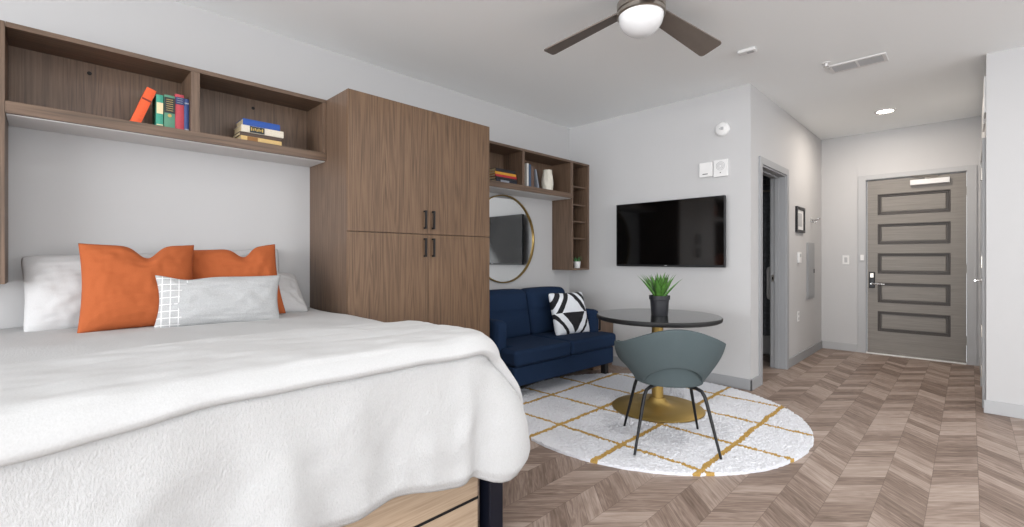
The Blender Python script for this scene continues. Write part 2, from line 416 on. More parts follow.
# entry door
def mat_door():
    return wood('grey_brown_door_stain', (118,113,107), (132,127,121), (142,137,131), 'y', rough=.5, cathedral=.3)
M_door = mat_door(); M_door_mould = flat('dark_door_moulding', (60,54,50), .45)
d1 = bpy.data.objects.new('door_1', None); COL.objects.link(d1); d1.location = (XE+.02, EY0, .012); structure(d1)
dw = EY1-EY0-.016; dh = EZ-.024
mb = MB()
pz = [(1.716,1.963),(1.356,1.598),(.997,1.238),(.642,.879),(.290,.527)]
py0, py1 = .158-EY0, .803-EY0
# slab with rectangular recesses
mb.box(.022, .045, .008, dw, 0, dh)
zs = [0] + [z-.012 for p in reversed(pz) for z in p] + [dh]
mb.box(0, .022, .008, py0, 0, dh); mb.box(0, .022, py1, dw, 0, dh)
for i in range(0, len(zs), 2): mb.box(0, .022, py0, py1, zs[i], zs[i+1])
mb.build('door_slab', M_door, d1)
for z0, z1 in pz:
    z0 -= .012; z1 -= .012
    f = MB(); w = .03
    def fr(x0, a0, a1, b0, b1, w, x1):
        f.box(x0, x1, a0, a1, b0, b0+w); f.box(x0, x1, a0, a1, b1-w, b1); f.box(x0, x1, a0, a0+w, b0+w, b1-w); f.box(x0, x1, a1-w, a1, b0+w, b1-w)
    fr(-.006, py0-.004, py1+.004, z0-.004, z1+.004, .014, .016); fr(.006, py0+.01, py1-.01, z0+.01, z1-.01, .02, .021)
    p = f.build('moulding', M_door_mould, d1, bevel=.003)
    MB().box(.012, .0215, py0+.034, py1-.034, z0+.034, z1-.034).build('panel', M_door, d1, bevel=.006)
# handle (lever + black lock plate)
hy = .862-EY0; hz = .9
hd = MB().box(-.016, .0, hy-.03, hy+.03, hz-.1, hz+.1).build('lock_plate', M_black, d1, bevel=.006)
mb = MB(); cyl(mb, (-.016, hy, hz-.045), (-.055, hy, hz-.045), .012); mb.tube([(-.052, hy, hz-.045), (-.056, hy-.06, hz-.045), (-.056, hy-.13, hz-.047)], .009); mb.build('door_handle', M_chrome, d1, smooth=True, auto=40)
mb = MB(); mb.box(-.02, -.015, hy-.018, hy+.018, hz+.03, hz+.085); mb.build('key_reader', M_nickel, hd, bevel=.003)
mb = MB()
for z in (.25, 1.05, 1.92): cyl(mb, (-.008, .002, z-.05), (-.008, .002, z+.05), .007)
mb.build('hinge', M_nickel, d1, smooth=True, auto=40)
cl = MB().box(-.05, -.002, .16-EY0, .50-EY0, 2.03, 2.09).build('door_closer', M_plastic, d1, bevel=.004)
mb = MB(); mb.tube([(-.03, .36-EY0, 2.10), (-.07, .24, 2.115), (-.02, .50-EY0, 2.14)], .007, 8); cyl(mb, (-.03, .36-EY0, 2.085), (-.03, .36-EY0, 2.11), .014); mb.build('closer_arm', M_nickel, cl, smooth=True, auto=40)

# closet door in the hall's right wall (grazing view)
d2 = bpy.data.objects.new('door_2', None); COL.objects.link(d2); d2.location = (5.2, -.09, 0); structure(d2)
MB().box(.07, .87, .001, .008, .01, 2.06).build('door_slab', M_plastic, d2)
mb = MB(); mb.box(0, .07, .0, .02, 0, 2.13); mb.box(.87, .94, .0, .02, 0, 2.13); mb.box(.07, .87, .0, .02, 2.06, 2.13); mb.build('casing', M_trim_lite, d2, bevel=.002)
mb = MB()
cyl(mb, (.8, .008, .98), (.8, .05, .98), .01); mb.tube([(.8, .05, .98), (.75, .055, .98), (.68, .055, .98)], .008); cyl(mb, (.8, .008, .98), (.8, .014, .98), .026, 24)
mb.build('door_handle', M_chrome, d2, smooth=True, auto=40)
mb = MB()
for z in (.28, .6, 1.15, 1.85): mb.box(.045, .085, .018, .026, z-.05, z+.05)
mb.build('hinge', M_nickel, d2, bevel=.002)
# upper access panels on the right wall
for (x0, x1, z0, z1, nm) in ((5.085, 5.3, 2.3, 2.58, 'speaker'), (5.4, 5.75, 2.28, 2.5, 'box')):
    t = MB().box(x0, x1, -.09, -.078, z0, z1).build('wall_plate', M_plastic, bevel=.003)
    tag(t, 'thin white plate high on the hall\'s right wall, ' + ('nearest the room corner' if nm == 'speaker' else 'the farther one, above the closet door'), 'wall plate')

# bathroom beyond the opening
def mat_tile():
    m, nt, b = newmat('grey_bathroom_tile')
    br = nt.nodes.new('ShaderNodeTexBrick'); nt.links.new(mapped(nt, (1, 1, 1), (0, 0, 0)), br.inputs[0])
    tc = nt.nodes.new('ShaderNodeTexCoord'); sp = nt.nodes.new('ShaderNodeSeparateXYZ'); nt.links.new(tc.outputs['Object'], sp.inputs[0])
    cb = nt.nodes.new('ShaderNodeCombineXYZ'); nt.links.new(sp.outputs[1], cb.inputs[0]); nt.links.new(sp.outputs[2], cb.inputs[1]); nt.links.new(cb.outputs[0], br.inputs[0])
    br.inputs['Color1'].default_value = (*lin((118,120,123)), 1); br.inputs['Color2'].default_value = (*lin((100,102,106)), 1); br.inputs['Mortar'].default_value = (*lin((150,150,150)), 1)
    br.inputs['Scale'].default_value = 1; br.inputs['Brick Width'].default_value = .15; br.inputs['Row Height'].default_value = .075; br.inputs['Mortar Size'].default_value = .004
    nt.links.new(br.outputs[0], b.inputs['Base Color']); b.inputs['Roughness'].default_value = .3
    return m
M_tile = mat_tile()
structure(MB().box(6.85, 6.95, YH+.135, YL, 0, H).build('wall_bathroom', M_tile))
tub = thing('bathtub', 'dark-shaded bathtub apron inside the bathroom doorway', 'bathtub', (6.3, 2.4, 0))
MB().box(-.1, .5, -.86, .98, 0, .42).build('tub_shell', M_plastic_g, tub, bevel=.03, bseg=3)
MB().box(-.11, .02, -.86, .98, .42, .45).build('rim', M_plastic_g, tub, bevel=.01)
M_curtain = flat('grey_checked_curtain', (104,107,112), .85, nz=.25, nscale=30)
def cur(u, v):
    y = 1.58 + u*.95; z = .25 + v*1.72
    return Vector((6.12 + .025*sin(u*60), y, z))
mb = MB(); mb.grid(cur, 140, 30)
sc = mb.build('shower_curtain', M_curtain, smooth=True, solid=.003); tag(sc, 'dark grey shower curtain hanging inside the bathroom doorway', 'shower curtain')
mb = MB(); cyl(mb, (6.12, 1.527, 1.99), (6.12, 3.41, 1.99), .0125); rod = tag(mb.build('curtain_rod', M_nickel, smooth=True, auto=40), 'metal rod carrying the shower curtain in the bathroom', 'curtain rod')
mb = MB(); mb.softbox(5.77, 1.585, .9, .06, .1, .34, .02, (.01, 0, .02), 8, fn=lambda P, p: P+Vector((.01*sin(P.y*80), 0, .0))); tw = mb.build('towel', M_pillow_w, smooth=True); tag(tw, 'white towel hanging inside the bathroom doorway', 'towel')
mb = MB(); cyl(mb, (5.77, 1.527, 1.05), (5.77, 1.6, 1.05), .008); mb.lathe([(0, 0), (.025, 0), (.025, .006), (0, .006)], 20, at((5.77, 1.526, 1.05), rx=-pi/2)); mb.build('towel_hook', M_nickel, tw, smooth=True, auto=40)

# ------------------------------------------------------------------ bed, as a thing
BXL, BXR, BYF = -.03, 1.345, 1.42
bed = thing('bed', 'full-size bed with blue-black steel frame and pale oak drawers under white bedding', 'bed', (.575, 2.4, 0))
def L(x, y): return x-.575, y-2.4
for (x, y) in ((1.343, 1.455), (-.19, 1.455), (1.31, 3.36), (-.19, 3.36)):
    a, b_ = L(x, y)
    if y < 2: MB().box(a-.038, a+.038, b_-.035, b_+.035, 0, .36).build('leg', M_navyleg, bed, bevel=.004)
    else: MB().box(a-.03, a+.03, b_-.03, b_+.03, 0, .36).build('leg', M_navyleg, bed, bevel=.004)
mb = MB(); x0, y0 = L(-.22, 1.44); x1, y1 = L(1.335, 3.39)
mb.box(x0, x1, y0+.005, y0+.045, .345, .385); mb.box(x0, x1, y1-.04, y1, .33, .375); mb.box(x0, x0+.04, y0+.045, y1-.04, .33, .375); mb.box(x1-.04, x1, y0+.045, y1-.04, .33, .375)
mb.build('frame', M_navyleg, bed, bevel=.003)
mb = MB(); mb.softbox(-.01, 0, .585, 1.48, 1.86, .40, .06, (0, 0, .01), 12); mb.build('mattress', M_pillow_w, bed, smooth=True)
for k, (xa, xb) in enumerate(((-.14, .555), (.565, 1.268))):
    for (z0, z1) in ((.19, .342), (.03, .178)):
        a, yb = L(xa, 1.455); c, _ = L(xb, 0)
        d = MB().box(a, c, yb, yb+.02, z0, z1).build('drawer', M_oak, bed, bevel=.002)
mb = MB(); a, yb = L(-.15, 1.477); c, _ = L(1.282, 0); mb.box(a, c, yb, yb+.5, .02, .344); mb.box(a+.02, c-.01, yb-.021, yb, .178, .19); mb.build('drawer_case', M_black, bed)  # shade of the slit between drawers is painted as a black strip

# bedding surfaces: U-shaped perimeter path (left side, foot, right side)
ZT = .826
def top_z(x, y):
    e = 1
    z = ZT + .008*noise.noise(Vector((x*2.2, y*2.2, 0))) + .004*noise.noise(Vector((x*7, y*5, 3)))
    z += .012*exp(-((x-.64)/.6)**2)
    return z
PXL, PXR, PYF, PYB, RC = -.17, 1.285, 1.445, 3.36, .10
def path(s):        # s metres along: left side (from head) -> foot -> right side ; returns p, n
    la = PYB-PYF-RC; arc = RC*pi/2; lf = PXR-PXL-2*RC
    if s < la: return Vector((PXL, PYB-s, 0)), Vector((-1, 0, 0))
    s -= la
    if s < arc:
        t = s/RC; n = Vector((-cos(t), -sin(t), 0)); return Vector((PXL+RC, PYF+RC, 0))+n*RC, n
    s -= arc
    if s < lf: return Vector((PXL+RC+s, PYF, 0)), Vector((0, -1, 0))
    s -= lf
    if s < arc:
        t = s/RC; n = Vector((sin(t), -cos(t), 0)); return Vector((PXR-RC, PYF+RC, 0))+n*RC, n
    s -= arc
    return Vector((PXR, PYF+RC+s, 0)), Vector((1, 0, 0))
LA = PYB-PYF-RC; ARC = RC*pi/2; LF = PXR-PXL-2*RC; STOT = 2*LA+2*ARC+LF
S_FOOT0 = LA+ARC; S_COR = S_FOOT0+LF; S_R = S_COR+ARC
def cornerness(s): return exp(-((s-(S_COR+ARC*.6))/.16)**2)
def lerp(a, b, t): t = max(0, min(1, t)); return a+(b-a)*t
def smooth(a, b, t): t = max(0, min(1, (t-a)/(b-a))); return t*t*(3-2*t)
def drape(s, d, off, Rr=.07, folds=1.0):
    p, n = path(s)
    zt = top_z(p.x, p.y) + off
    R = Rr+off
    q = R*pi/2
    if d < q:
        o = R*sin(d/R) - off*0; z = zt-R+R*cos(d/R)
    else:
        e = d-q
        rs = smooth(S_COR-.05, S_R, s) * (1-smooth(2.35, 2.7, p.y) if s > S_R else 1)
        o = R + .05*e*(1-rs) + rs*(.80*e - .82*e*e); z = zt-R-e*(1-.08*rs)
    back = 1-smooth(2.45, 2.75, p.y) if (s > S_R or s < LA) else 1.0
    c = cornerness(s)
    a = smooth(.02, .4, d)*folds*back
    w = .011*sin(s*21+1.5*noise.noise(Vector((s*3, d*2, 1)))*3) + .009*sin(s*11.3+d*5+2) + .014*noise.noise(Vector((s*5, d*2.5, 5)))
    w += c*(.03*sin(s*40+d*3) )
    o += a*w + .006*noise.noise(Vector((s*16, d*12, 9)))*a
    if s > S_R and p.y > 2.6: o = min(o, .055)
    P = p + n*o; P.z = z
    return P
def hem_len(s):                 # unrolled cloth length below the top edge
    base = .515 + .008*sin(s*17) + .01*noise.noise(Vector((s*6, 0, 0)))
    base += .09*exp(-((s-(S_COR+ARC*.35))/.05)**2) + .03*exp(-((s-(S_COR-.08))/.12)**2)
    return base
NS = 420
def cover(u, v):
    s = u*STOT
    p, n = path(s)
    if v < .35:
        t = v/.35
        q = Vector((.56, max(p.y, 2.25) if not (S_FOOT0 < s < S_COR) else 2.25, 0))
        if S_FOOT0 <= s <= S_COR: q.x = lerp(.55, .73, (s-S_FOOT0)/LF)
        P = q.lerp(p, t); P.z = top_z(P.x, P.y); return P
    d = (v-.35)/.65*hem_len(s)
    P = drape(s, d, 0)
    k = smooth(.93, 1, (v-.35)/.65)
    P -= n*.02*k
    return P
mb = MB(); mb.grid(cover, NS, 90)
cov = mb.build('coverlet', M_coverlet, smooth=True, weld=True, solid=.008)
tag(cov, 'white crinkled cotton coverlet draped over the bed and hanging at its foot', 'coverlet')
# folded duvet lying across the foot half: a flat sheet wrapped over the bed's edges
def wrap(X_, Y_, off):
    cxr, cxl, cy = PXR-RC, PXL+RC, PYF+RC
    ex = max(0, X_-cxr) - max(0, cxl-X_); ey = max(0, cy-Y_); e = hypot(ex, ey)
    cx = min(max(X_, cxl), cxr); cyy = max(Y_, cy)
    if e <= RC:
        return Vector((X_, Y_, top_z(X_, Y_)+off)), Vector((0, 0, 0)), 0
    n = Vector((ex/e, -ey/e, 0)); th = math.atan2(abs(ex), ey)
    if ex >= 0: s = S_COR + RC*th if Y_ < cy else S_R + (Y_-cy)
    else: s = S_FOOT0 - RC*th if Y_ < cy else LA-(Y_-cy)
    if ey > 0 and ex == 0: s = S_FOOT0 + (X_-cxl)
    d = e-RC
    return drape(s, d, off), n, d
DT = .036
def duvet(u, v):
    X_ = lerp(PXL-.32, PXR+.45, u)
    wob = .010*noise.noise(Vector((X_*3, 2, 2)))
    yb = 2.14 + .02*noise.noise(Vector((X_*2, 0, 4))); yf = PYF - .108 - wob - .034*(1-smooth(-.15, .4, X_))
    t = min(1, v/.86); Y_ = lerp(yb, yf, t)
    off = DT*smooth(0, .12, yb-Y_) + .0015
    off *= 1-.6*smooth(PXR+.1, PXR+.4, X_)
    P, n, d = wrap(X_, Y_, off)
    wr = .007*noise.noise(Vector((X_*2.5, Y_*8, 7))) + .004*noise.noise(Vector((X_*8, Y_*17, 2)))
    k0 = smooth(0, .15, yb-Y_)*(1-smooth(.9, 1, t))
    if d < .05: P.z += (wr+.003)*k0
    if v > .86:
        k = (v-.86)/.14; a = k*pi*.75
        m = n if n.length > 0 else Vector((0, -1, 0))
        P = P - m*(off*.52*(1-cos(a))) - Vector((0, 0, .022*sin(a)))
    return P
mb = MB(); mb.grid(duvet, 240, 130)
dv = mb.build('folded_duvet', M_duvet, smooth=True, weld=True)
tag(dv, 'thick white duvet folded in a band across the foot of the bed', 'duvet')

# ------------------------------------------------------------------ pillows
def pillow(name, mat, w, h, t, loc, rot, label, cat='pillow', ear=.09, dent=None, rnd=1.0, wr=.009, seed=0, group=None, n=60):
    def surf(sign):
        def f(a, b):
            u = 2*a-1; v = 2*b-1
            u = math.copysign(abs(u)**.85, u); v = math.copysign(abs(v)**.85, v)
            x = u*w/2*(1-ear*(1-v*v)*abs(u)**2); z = v*h/2*(1-ear*(1-u*u)*abs(v)**2); cr = rnd*(abs(u)*abs(v))**7; x *= 1-.045*cr; z *= 1-.06*cr
            if dent:
                du, dd, dwid = dent
                z -= dd*exp(-((u-du)/dwid)**2)*max(0, v)**2
            th = t/2*((1-abs(u)**3.0)*(1-abs(v)**3.0))**.55
            if dent: th *= 1-.35*exp(-((u-dent[0])/.25)**2)*smooth(.2, 1, v)
            th *= (1 + .12*noise.noise(Vector((u*2, v*2, seed))))
            edge = (1-abs(u)**8)*(1-abs(v)**8)
            crn = sum(exp(-((hypot(u-cu, v-cv)-.9)/.5)**2)*sin(math.atan2(v-cv, (u-cu)*1.3)*15+seed+cu*3) for cu in (-1.05, 1.05) for cv in (-1.05, 1.05))
            wz = .42*wr*edge*crn + wr*edge*(noise.noise(Vector((u*3+seed, v*8, sign*3))) + .7*noise.noise(Vector((u*9, v*4+seed, sign))))
            return Vector((x, sign*th + (wz if sign < 0 else 0), z))
        return f
    mb = MB(); mb.grid(surf(-1), n, n); mb.grid(surf(1), n, n)
    o = mb.build(name, mat, smooth=True, weld=True); o.location = loc; o.rotation_euler = [radians(a) for a in rot]
    return tag(o, label, cat, group)
pillow('bed_pillow', M_pillow_w, .66, .42, .17, (.245, 3.24, 1.012), (-22, -2, 0), 'large white bed pillow at the head of the bed, leftmost', seed=1, ear=.05, wr=.007)
pillow('bed_pillow', M_pillow_w, .56, .40, .08, (.86, 3.345, 1.04), (-6, -3, 0), 'white bed pillow standing against the wall at the right, its corner above the tilted one', seed=2, ear=.05, wr=.007)
pillow('bed_pillow', M_pillow_w, .56, .38, .13, (.945, 3.20, .965), (-50, 3, 0), 'white bed pillow leaning low beside the right orange cushion', seed=3, ear=.05, wr=.007)
pillow('throw_pillow', M_orange, .475, .46, .17, (.345, 3.01, 1.038), (-19, 0, -4), 'burnt orange square cushion, the left and nearer of the two', 'cushion', rnd=.2, dent=(.12, .07, .22), seed=4, ear=.07, wr=.005)
pillow('throw_pillow', M_orange, .49, .45, .15, (.785, 3.06, 1.035), (-17, -5, -8), 'burnt orange square cushion, right one, behind the grey lumbar cushion', 'cushion', rnd=.2, dent=(.25, .06, .2), seed=5, ear=.07, wr=.005)
pillow('lumbar_pillow', mat_lumbar(), .58, .28, .12, (.665, 2.83, .955), (-14, 1.5, -8), 'pale grey lumbar cushion with a faint white grid, in front of the orange ones', 'cushion', dent=(-.55, .02, .3), seed=6, ear=.08, wr=.004, rnd=.2)

# ------------------------------------------------------------------ wall shelving over the bed
ZB0, ZB1, ZTOP, YF = 1.845, 1.9, 2.262, 3.128
YK = YL-.001
def shelf_unit(name, label, x0, x1, dividers, holes=()):
    t = thing(name, label, 'wall shelf', ((x0+x1)/2, YK, ZB0)); cx = (x0+x1)/2
    B = lambda mb, a, b, y0, y1, z0, z1: mb.box(a-cx, b-cx, y0-YK, y1-YK, z0-ZB0, z1-ZB0)
    B(MB(), x0, x1, YF, YK, ZB0, ZB1).build('bottom_board', M_wood_h, t, bevel=.0015)
    B(MB(), x0+.002, x1-.002, YF+.02, YK, ZB0-.004, ZB0-.0005).build('underside_panel', M_under, t)
    B(MB(), x0, x1, YF, YK, ZTOP-.024, ZTOP).build('top_board', M_wood_h, t, bevel=.0015)
    B(MB(), x0, x1, YK-.018, YK, ZB1, ZTOP-.024).build('back_panel', M_wood_v, t)
    for (a, b) in dividers: B(MB(), a, b, YF+.001, YK-.018, ZB1, ZTOP-.024).build('upright', M_wood_v, t, bevel=.0015)
    for hx, hz in holes:
        mb = MB(); mb.lathe([(0, 0), (.010, 0), (.010, .003), (.005, .004), (0, .004)], 16, at((hx-cx, -.018, hz-ZB0), rx=pi/2)); mb.build('hole_shade_disc', M_dark, t)  # dark disc stands in for the shade of a small hole
    return t
shelf_unit('wall_shelf', 'long walnut two-bay wall shelf above the bed', -.1265, 1.3565, ((.582, .625), (1.332, 1.3565)), ((.171, 2.183), (.978, 2.18)))
# left tower (only its side stile shows at the photo's left edge)
def tower(name, label, x0, x1, z0, shelves):
    t = thing(name, label, 'shelf tower', ((x0+x1)/2, YK, z0)); cx = (x0+x1)/2
    B = lambda mb, a, b, y0, y1, zz0, zz1: mb.box(a-cx, b-cx, y0-YK, y1-YK, zz0-z0, zz1-z0)
    B(MB(), x0, x0+.022, YF, YK, z0, ZTOP).build('side_panel', M_wood_v, t, bevel=.0015)
    B(MB(), x1-.03, x1, YF, YK, z0, ZTOP).build('side_panel', M_wood_v, t, bevel=.0015)
    B(MB(), x0+.022, x1-.03, YF, YK, ZTOP-.022, ZTOP).build('top_board', M_wood_h, t, bevel=.0015)
    B(MB(), x0+.022, x1-.03, YF, YK, z0, z0+.02).build('bottom_board', M_wood_h, t, bevel=.0015)
    B(MB(), x0+.022, x1-.03, YK-.015, YK, z0+.02, ZTOP-.022).build('back_panel', M_wood_v, t)
    for z in shelves: B(MB(), x0+.022, x1-.03, YF+.03, YK-.015, z-.008, z+.008).build('shelf', M_wood_h, t, bevel=.001)
    return t
tower('shelf_tower', 'walnut shelf tower at the bed\'s left, only its side stile in frame', -.45, -.1275, 1.06, (1.40, 1.6, 1.79, 1.99))
tower('shelf_tower', 'tall narrow walnut cubby tower in the corner beside the television', 4.106, 4.433, 1.048, (1.405, 1.594, 1.783, 1.987))
shelf_unit('wall_shelf', 'shorter walnut two-bay wall shelf above the mirror and sofa', 2.5785, 4.1055, ((3.309, 3.34), (4.082, 4.1055)))

# ------------------------------------------------------------------ wardrobe
wr_ = thing('wardrobe', 'tall walnut wardrobe with four doors and black bar handles beside the bed', 'wardrobe', (1.967, 3.1, 0))
cx0, cx1 = 1.3575, 2.5775
mb = MB(); mb.box(cx0-1.967, cx1-1.967, 2.832-3.1, YK-3.1, 0, ZTOP); mb.build('carcass', M_wood_v, wr_, bevel=.0015)
def bar_handle(x, z0, z1, parent):
    mb = MB(); y = -.288
    mb.box(x-.006, x+.006, y-.03, y-.018, z0, z1); mb.box(x-.006, x+.006, y-.018, y, z0, z0+.013); mb.box(x-.006, x+.006, y-.018, y, z1-.013, z1)
    mb.build('handle', M_black, parent, bevel=.001)
for (xa, xb, z0, z1, hx, h0, h1) in ((cx0, 1.9685, .08, 1.350, 1.936, 1.19, 1.325), (1.9715, cx1, .08, 1.350, 2.008, 1.19, 1.325),
                                    (cx0, 1.9685, 1.356, ZTOP, 1.936, 1.392, 1.525), (1.9715, cx1, 1.356, ZTOP, 2.008, 1.392, 1.525)):
    d = MB().box(xa-1.967, xb-1.967, 2.811-3.1, 2.831-3.1, z0, z1).build('door', M_front, wr_, bevel=.0015)
    bar_handle(hx-1.967, h0, h1, d)
MB().box(cx0-1.967+.01, cx1-1.967-.01, 2.822-3.1, 2.832-3.1, 0, .078).build('plinth', M_wood_h, wr_)

# ------------------------------------------------------------------ books
M_page = flat('paper_pages', (214,196,160), .9, nz=.08, nscale=200)
def book(w, d, h, cover_mat, label, loc, rot=(0,0,0), group=None, bands=(), page=M_page):
    """upright book: thickness w along x, depth d along +y (spine faces -y), height h; origin bottom centre of the spine"""
    t = thing('book', label, 'book', loc, [radians(a) for a in rot], group)
    mb = MB(); c = .0025
    mb.box(-w/2, -w/2+c, 0, d, 0, h); mb.box(w/2-c, w/2, 0, d, 0, h)
    mb.grid(lambda u, v: Vector((-w/2+w*u, -.003*sin(pi*u), v*h)), 8, 1); mb.box(-w/2+c, w/2-c, 0, c, 0, h)
    mb.build('cover', cover_mat, t)
    MB().box(-w/2+c, w/2-c, c, d-.004, .003, h-.003).build('pages', page, t)
    for z0, z1, m in bands:
        MB().box(-w/2+.001, w/2-.001, -.0046, -.001, z0*h, z1*h).build('spine_label', m, t)
    return t
mc = lambda n, c: flat('book_cloth_'+n, c, .6, nz=.06, nscale=150)
b_or, b_teal, b_green, b_red, b_blue = mc('orange', (226,88,40)), mc('teal', (60,150,128)), mc('green', (84,136,112)), mc('red', (176,62,74)), mc('blue', (52,72,122))
k_cream, k_black, k_navy, k_gold, k_grey = mc('cream', (222,205,165)), mc('black', (38,44,44)), mc('navy', (44,56,98)), mc('gold', (188,160,92)), mc('silver', (140,146,158))
G1 = 'books standing on the shelf over the bed'; zb = ZB1+.0005
yS = 3.17
def spine_text(parent, w, h, z, n, mat, length=.7):      # tiny tooled title lines, illegible in the photo too
    mb = MB()
    for i in range(n): mb.box(-w/2*length, w/2*length, -.0054, -.0046, z*h-i*.012, z*h-i*.012+.0025)
    mb.build('tooled_lines', mat, parent)
book(.043, .14, .213, b_or, 'bright orange book leaning at an angle on the shelf over the bed', (.340, yS, zb), (0, 19.5, 0), G1, ((.66, .70, mc('dark_red', (120,40,26))),))
b = book(.031, .13, .178, b_teal, 'teal book with a cream spine panel on the shelf over the bed', (.446, yS, zb), group=G1, bands=((.42, .76, k_cream), (.06, .09, k_cream)))
b = book(.049, .14, .186, b_green, 'thick green book with a black title panel on the shelf over the bed', (.490, yS, zb), group=G1, bands=((.47, .93, k_black),)); spine_text(b, .044, .186, .86, 6, k_gold)
MB().lathe([(0, 0), (.009, 0), (.009, .002), (0, .002)], 12, at((0, -.002, .073), rx=pi/2)).build('emblem', k_gold, b)
b = book(.041, .14, .202, b_red, 'rose red book with a navy title band on the shelf over the bed', (.5360, yS, zb), group=G1, bands=((.72, .92, k_navy),)); spine_text(b, .036, .202, .88, 3, k_grey)
book(.022, .13, .185, b_blue, 'slim blue book beside the divider on the shelf over the bed', (.5685, yS, zb), group=G1, bands=((.04, .08, k_grey), (.84, .88, k_grey)))
# lying stacks : a book rotated so that its spine still faces the room
def lying(x0, x1, y, z, th, d, cm, label, group, bands=(), rz=0, page=M_page):
    L_ = x1-x0
    t = thing('book', label, 'book', ((x0+x1)/2-(.018 if x0 < 2 else 0), y, z), (0, 0, radians(rz)), group)
    mb = MB(); c = .0028
    mb.box(-L_/2, L_/2, 0, d, 0, c); mb.box(-L_/2, L_/2, 0, d, th-c, th)
    mb.grid(lambda u, v: Vector((-L_/2+L_*u, -.003*sin(pi*v), v*th)), 1, 8); mb.box(-L_/2, L_/2, 0, c, c, th-c); mb.build('cover', cm, t)
    MB().box(-L_/2+.003, L_/2-.003, c, d-.004, c, th-c).build('pages', page, t)
    for a0, a1, m in bands: MB().box(-L_/2+a0*L_, -L_/2+a1*L_, -.0046, -.001, .002, th-.002).build('spine_label', m, t)
    return t
G2 = 'stack of books lying on the shelf over the bed'
b_dk = mc('umber', (84,70,62)); b_tan = mc('tan', (208,176,118)); b_wh = mc('ivory', (214,206,190)); b_rb = mc('royal_blue', (36,78,156))
lying(.862, 1.098, yS, zb, .034, .15, b_tan, 'tan book with a brown spine patch, bottom of the stack over the bed', G2, ((.15, .4, mc('brown', (140,98,52))),))
lying(.858, 1.096, yS, zb+.0345, .022, .16, b_dk, 'thin dark brown book, second from the bottom of the stack over the bed', G2)
b = lying(.864, 1.108, yS-.005, zb+.057, .042, .16, b_wh, 'ivory book with a black lettered block, under the blue one in the stack', G2, ((.19, .53, k_black),))
mb = MB()
for i in range(7): mb.box(-.07+i*.0105, -.064+i*.0105, -.006, -.0045, .012+(i%3)*.002, .032-(i%2)*.005)
mb.build('gilt_lettering', k_gold, b)
lying(.874, 1.088, yS, zb+.0995, .040, .15, b_rb, 'royal blue book lying on top of the stack over the bed', G2)

# right shelf
G3 = 'stack of books lying on the shelf above the mirror'
z = zb
for i, (th, cmat, lab, x0, x1) in enumerate(((.028, mc('ink', (26,30,44)), 'dark navy book at the bottom of the stack above the mirror', 2.99, 3.275),
        (.026, mc('coal', (30,32,38)), 'charcoal book, second from the bottom above the mirror', 2.985, 3.27),
        (.022, mc('crimson', (176,46,52)), 'thin crimson book in the middle of the stack above the mirror', 2.98, 3.265),
        (.024, mc('amber', (206,150,50)), 'amber yellow book, second from the top above the mirror', 2.975, 3.26),
        (.03, mc('jet', (30,30,36)), 'black book on top of the stack above the mirror', 2.985, 3.25))):
    lying(x0, x1, yS, z, th, .17, cmat, lab, G3, ((.2, .6, k_grey),) if i == 0 else ()); z += th+.0005
G4 = 'books standing on the shelf above the mirror'
for (x, w, h, cmat, lab, ry) in ((3.361, .034, .232, mc('ochre', (168,132,78)), 'ochre book against the divider above the mirror', 0),
        (3.43, .024, .238, mc('white', (206,206,204)), 'white-spined book standing beside the blue one above the mirror', 0),
        (3.462, .034, .232, mc('denim', (58,78,104)), 'denim blue book standing above the mirror', 0),
        (3.504, .046, .212, mc('cocoa', (96,76,66)), 'wide brown book standing above the mirror', 0),
        (3.60, .018, .20, mc('slate', (128,134,144)), 'thin grey book leaning on the brown one above the mirror', -14)):
    book(w, .16, h, cmat, lab, (x, yS, zb), (0, ry, 0), G4)
# faceted vase
M_vase = flat('ivory_ceramic', (216,212,200), .5)
def vase_pt(u, v):
    a = 2*pi*u; z = v*.225
    r = .052 + .012*sin(pi*min(1, v*1.15)) - .004*v
    r *= 1 + .05*cos(a*7 + 5*(v if int(v*4) % 2 else -v)) 
    return Vector((r*cos(a), r*sin(a), z))
mb = MB(); mb.grid(vase_pt, 84, 20, closed_u=True); mb.lathe([(0, .001), (.048, .001)], 24)
mb.lathe([(.050, .224), (.046, .224), (.044, .05), (0, .05)], 28)
vz = tag(mb.build('vase', M_vase, smooth=True, auto=50, loc=(3.80, 3.225, zb)), 'white fluted ceramic vase on the shelf above the mirror', 'vase')
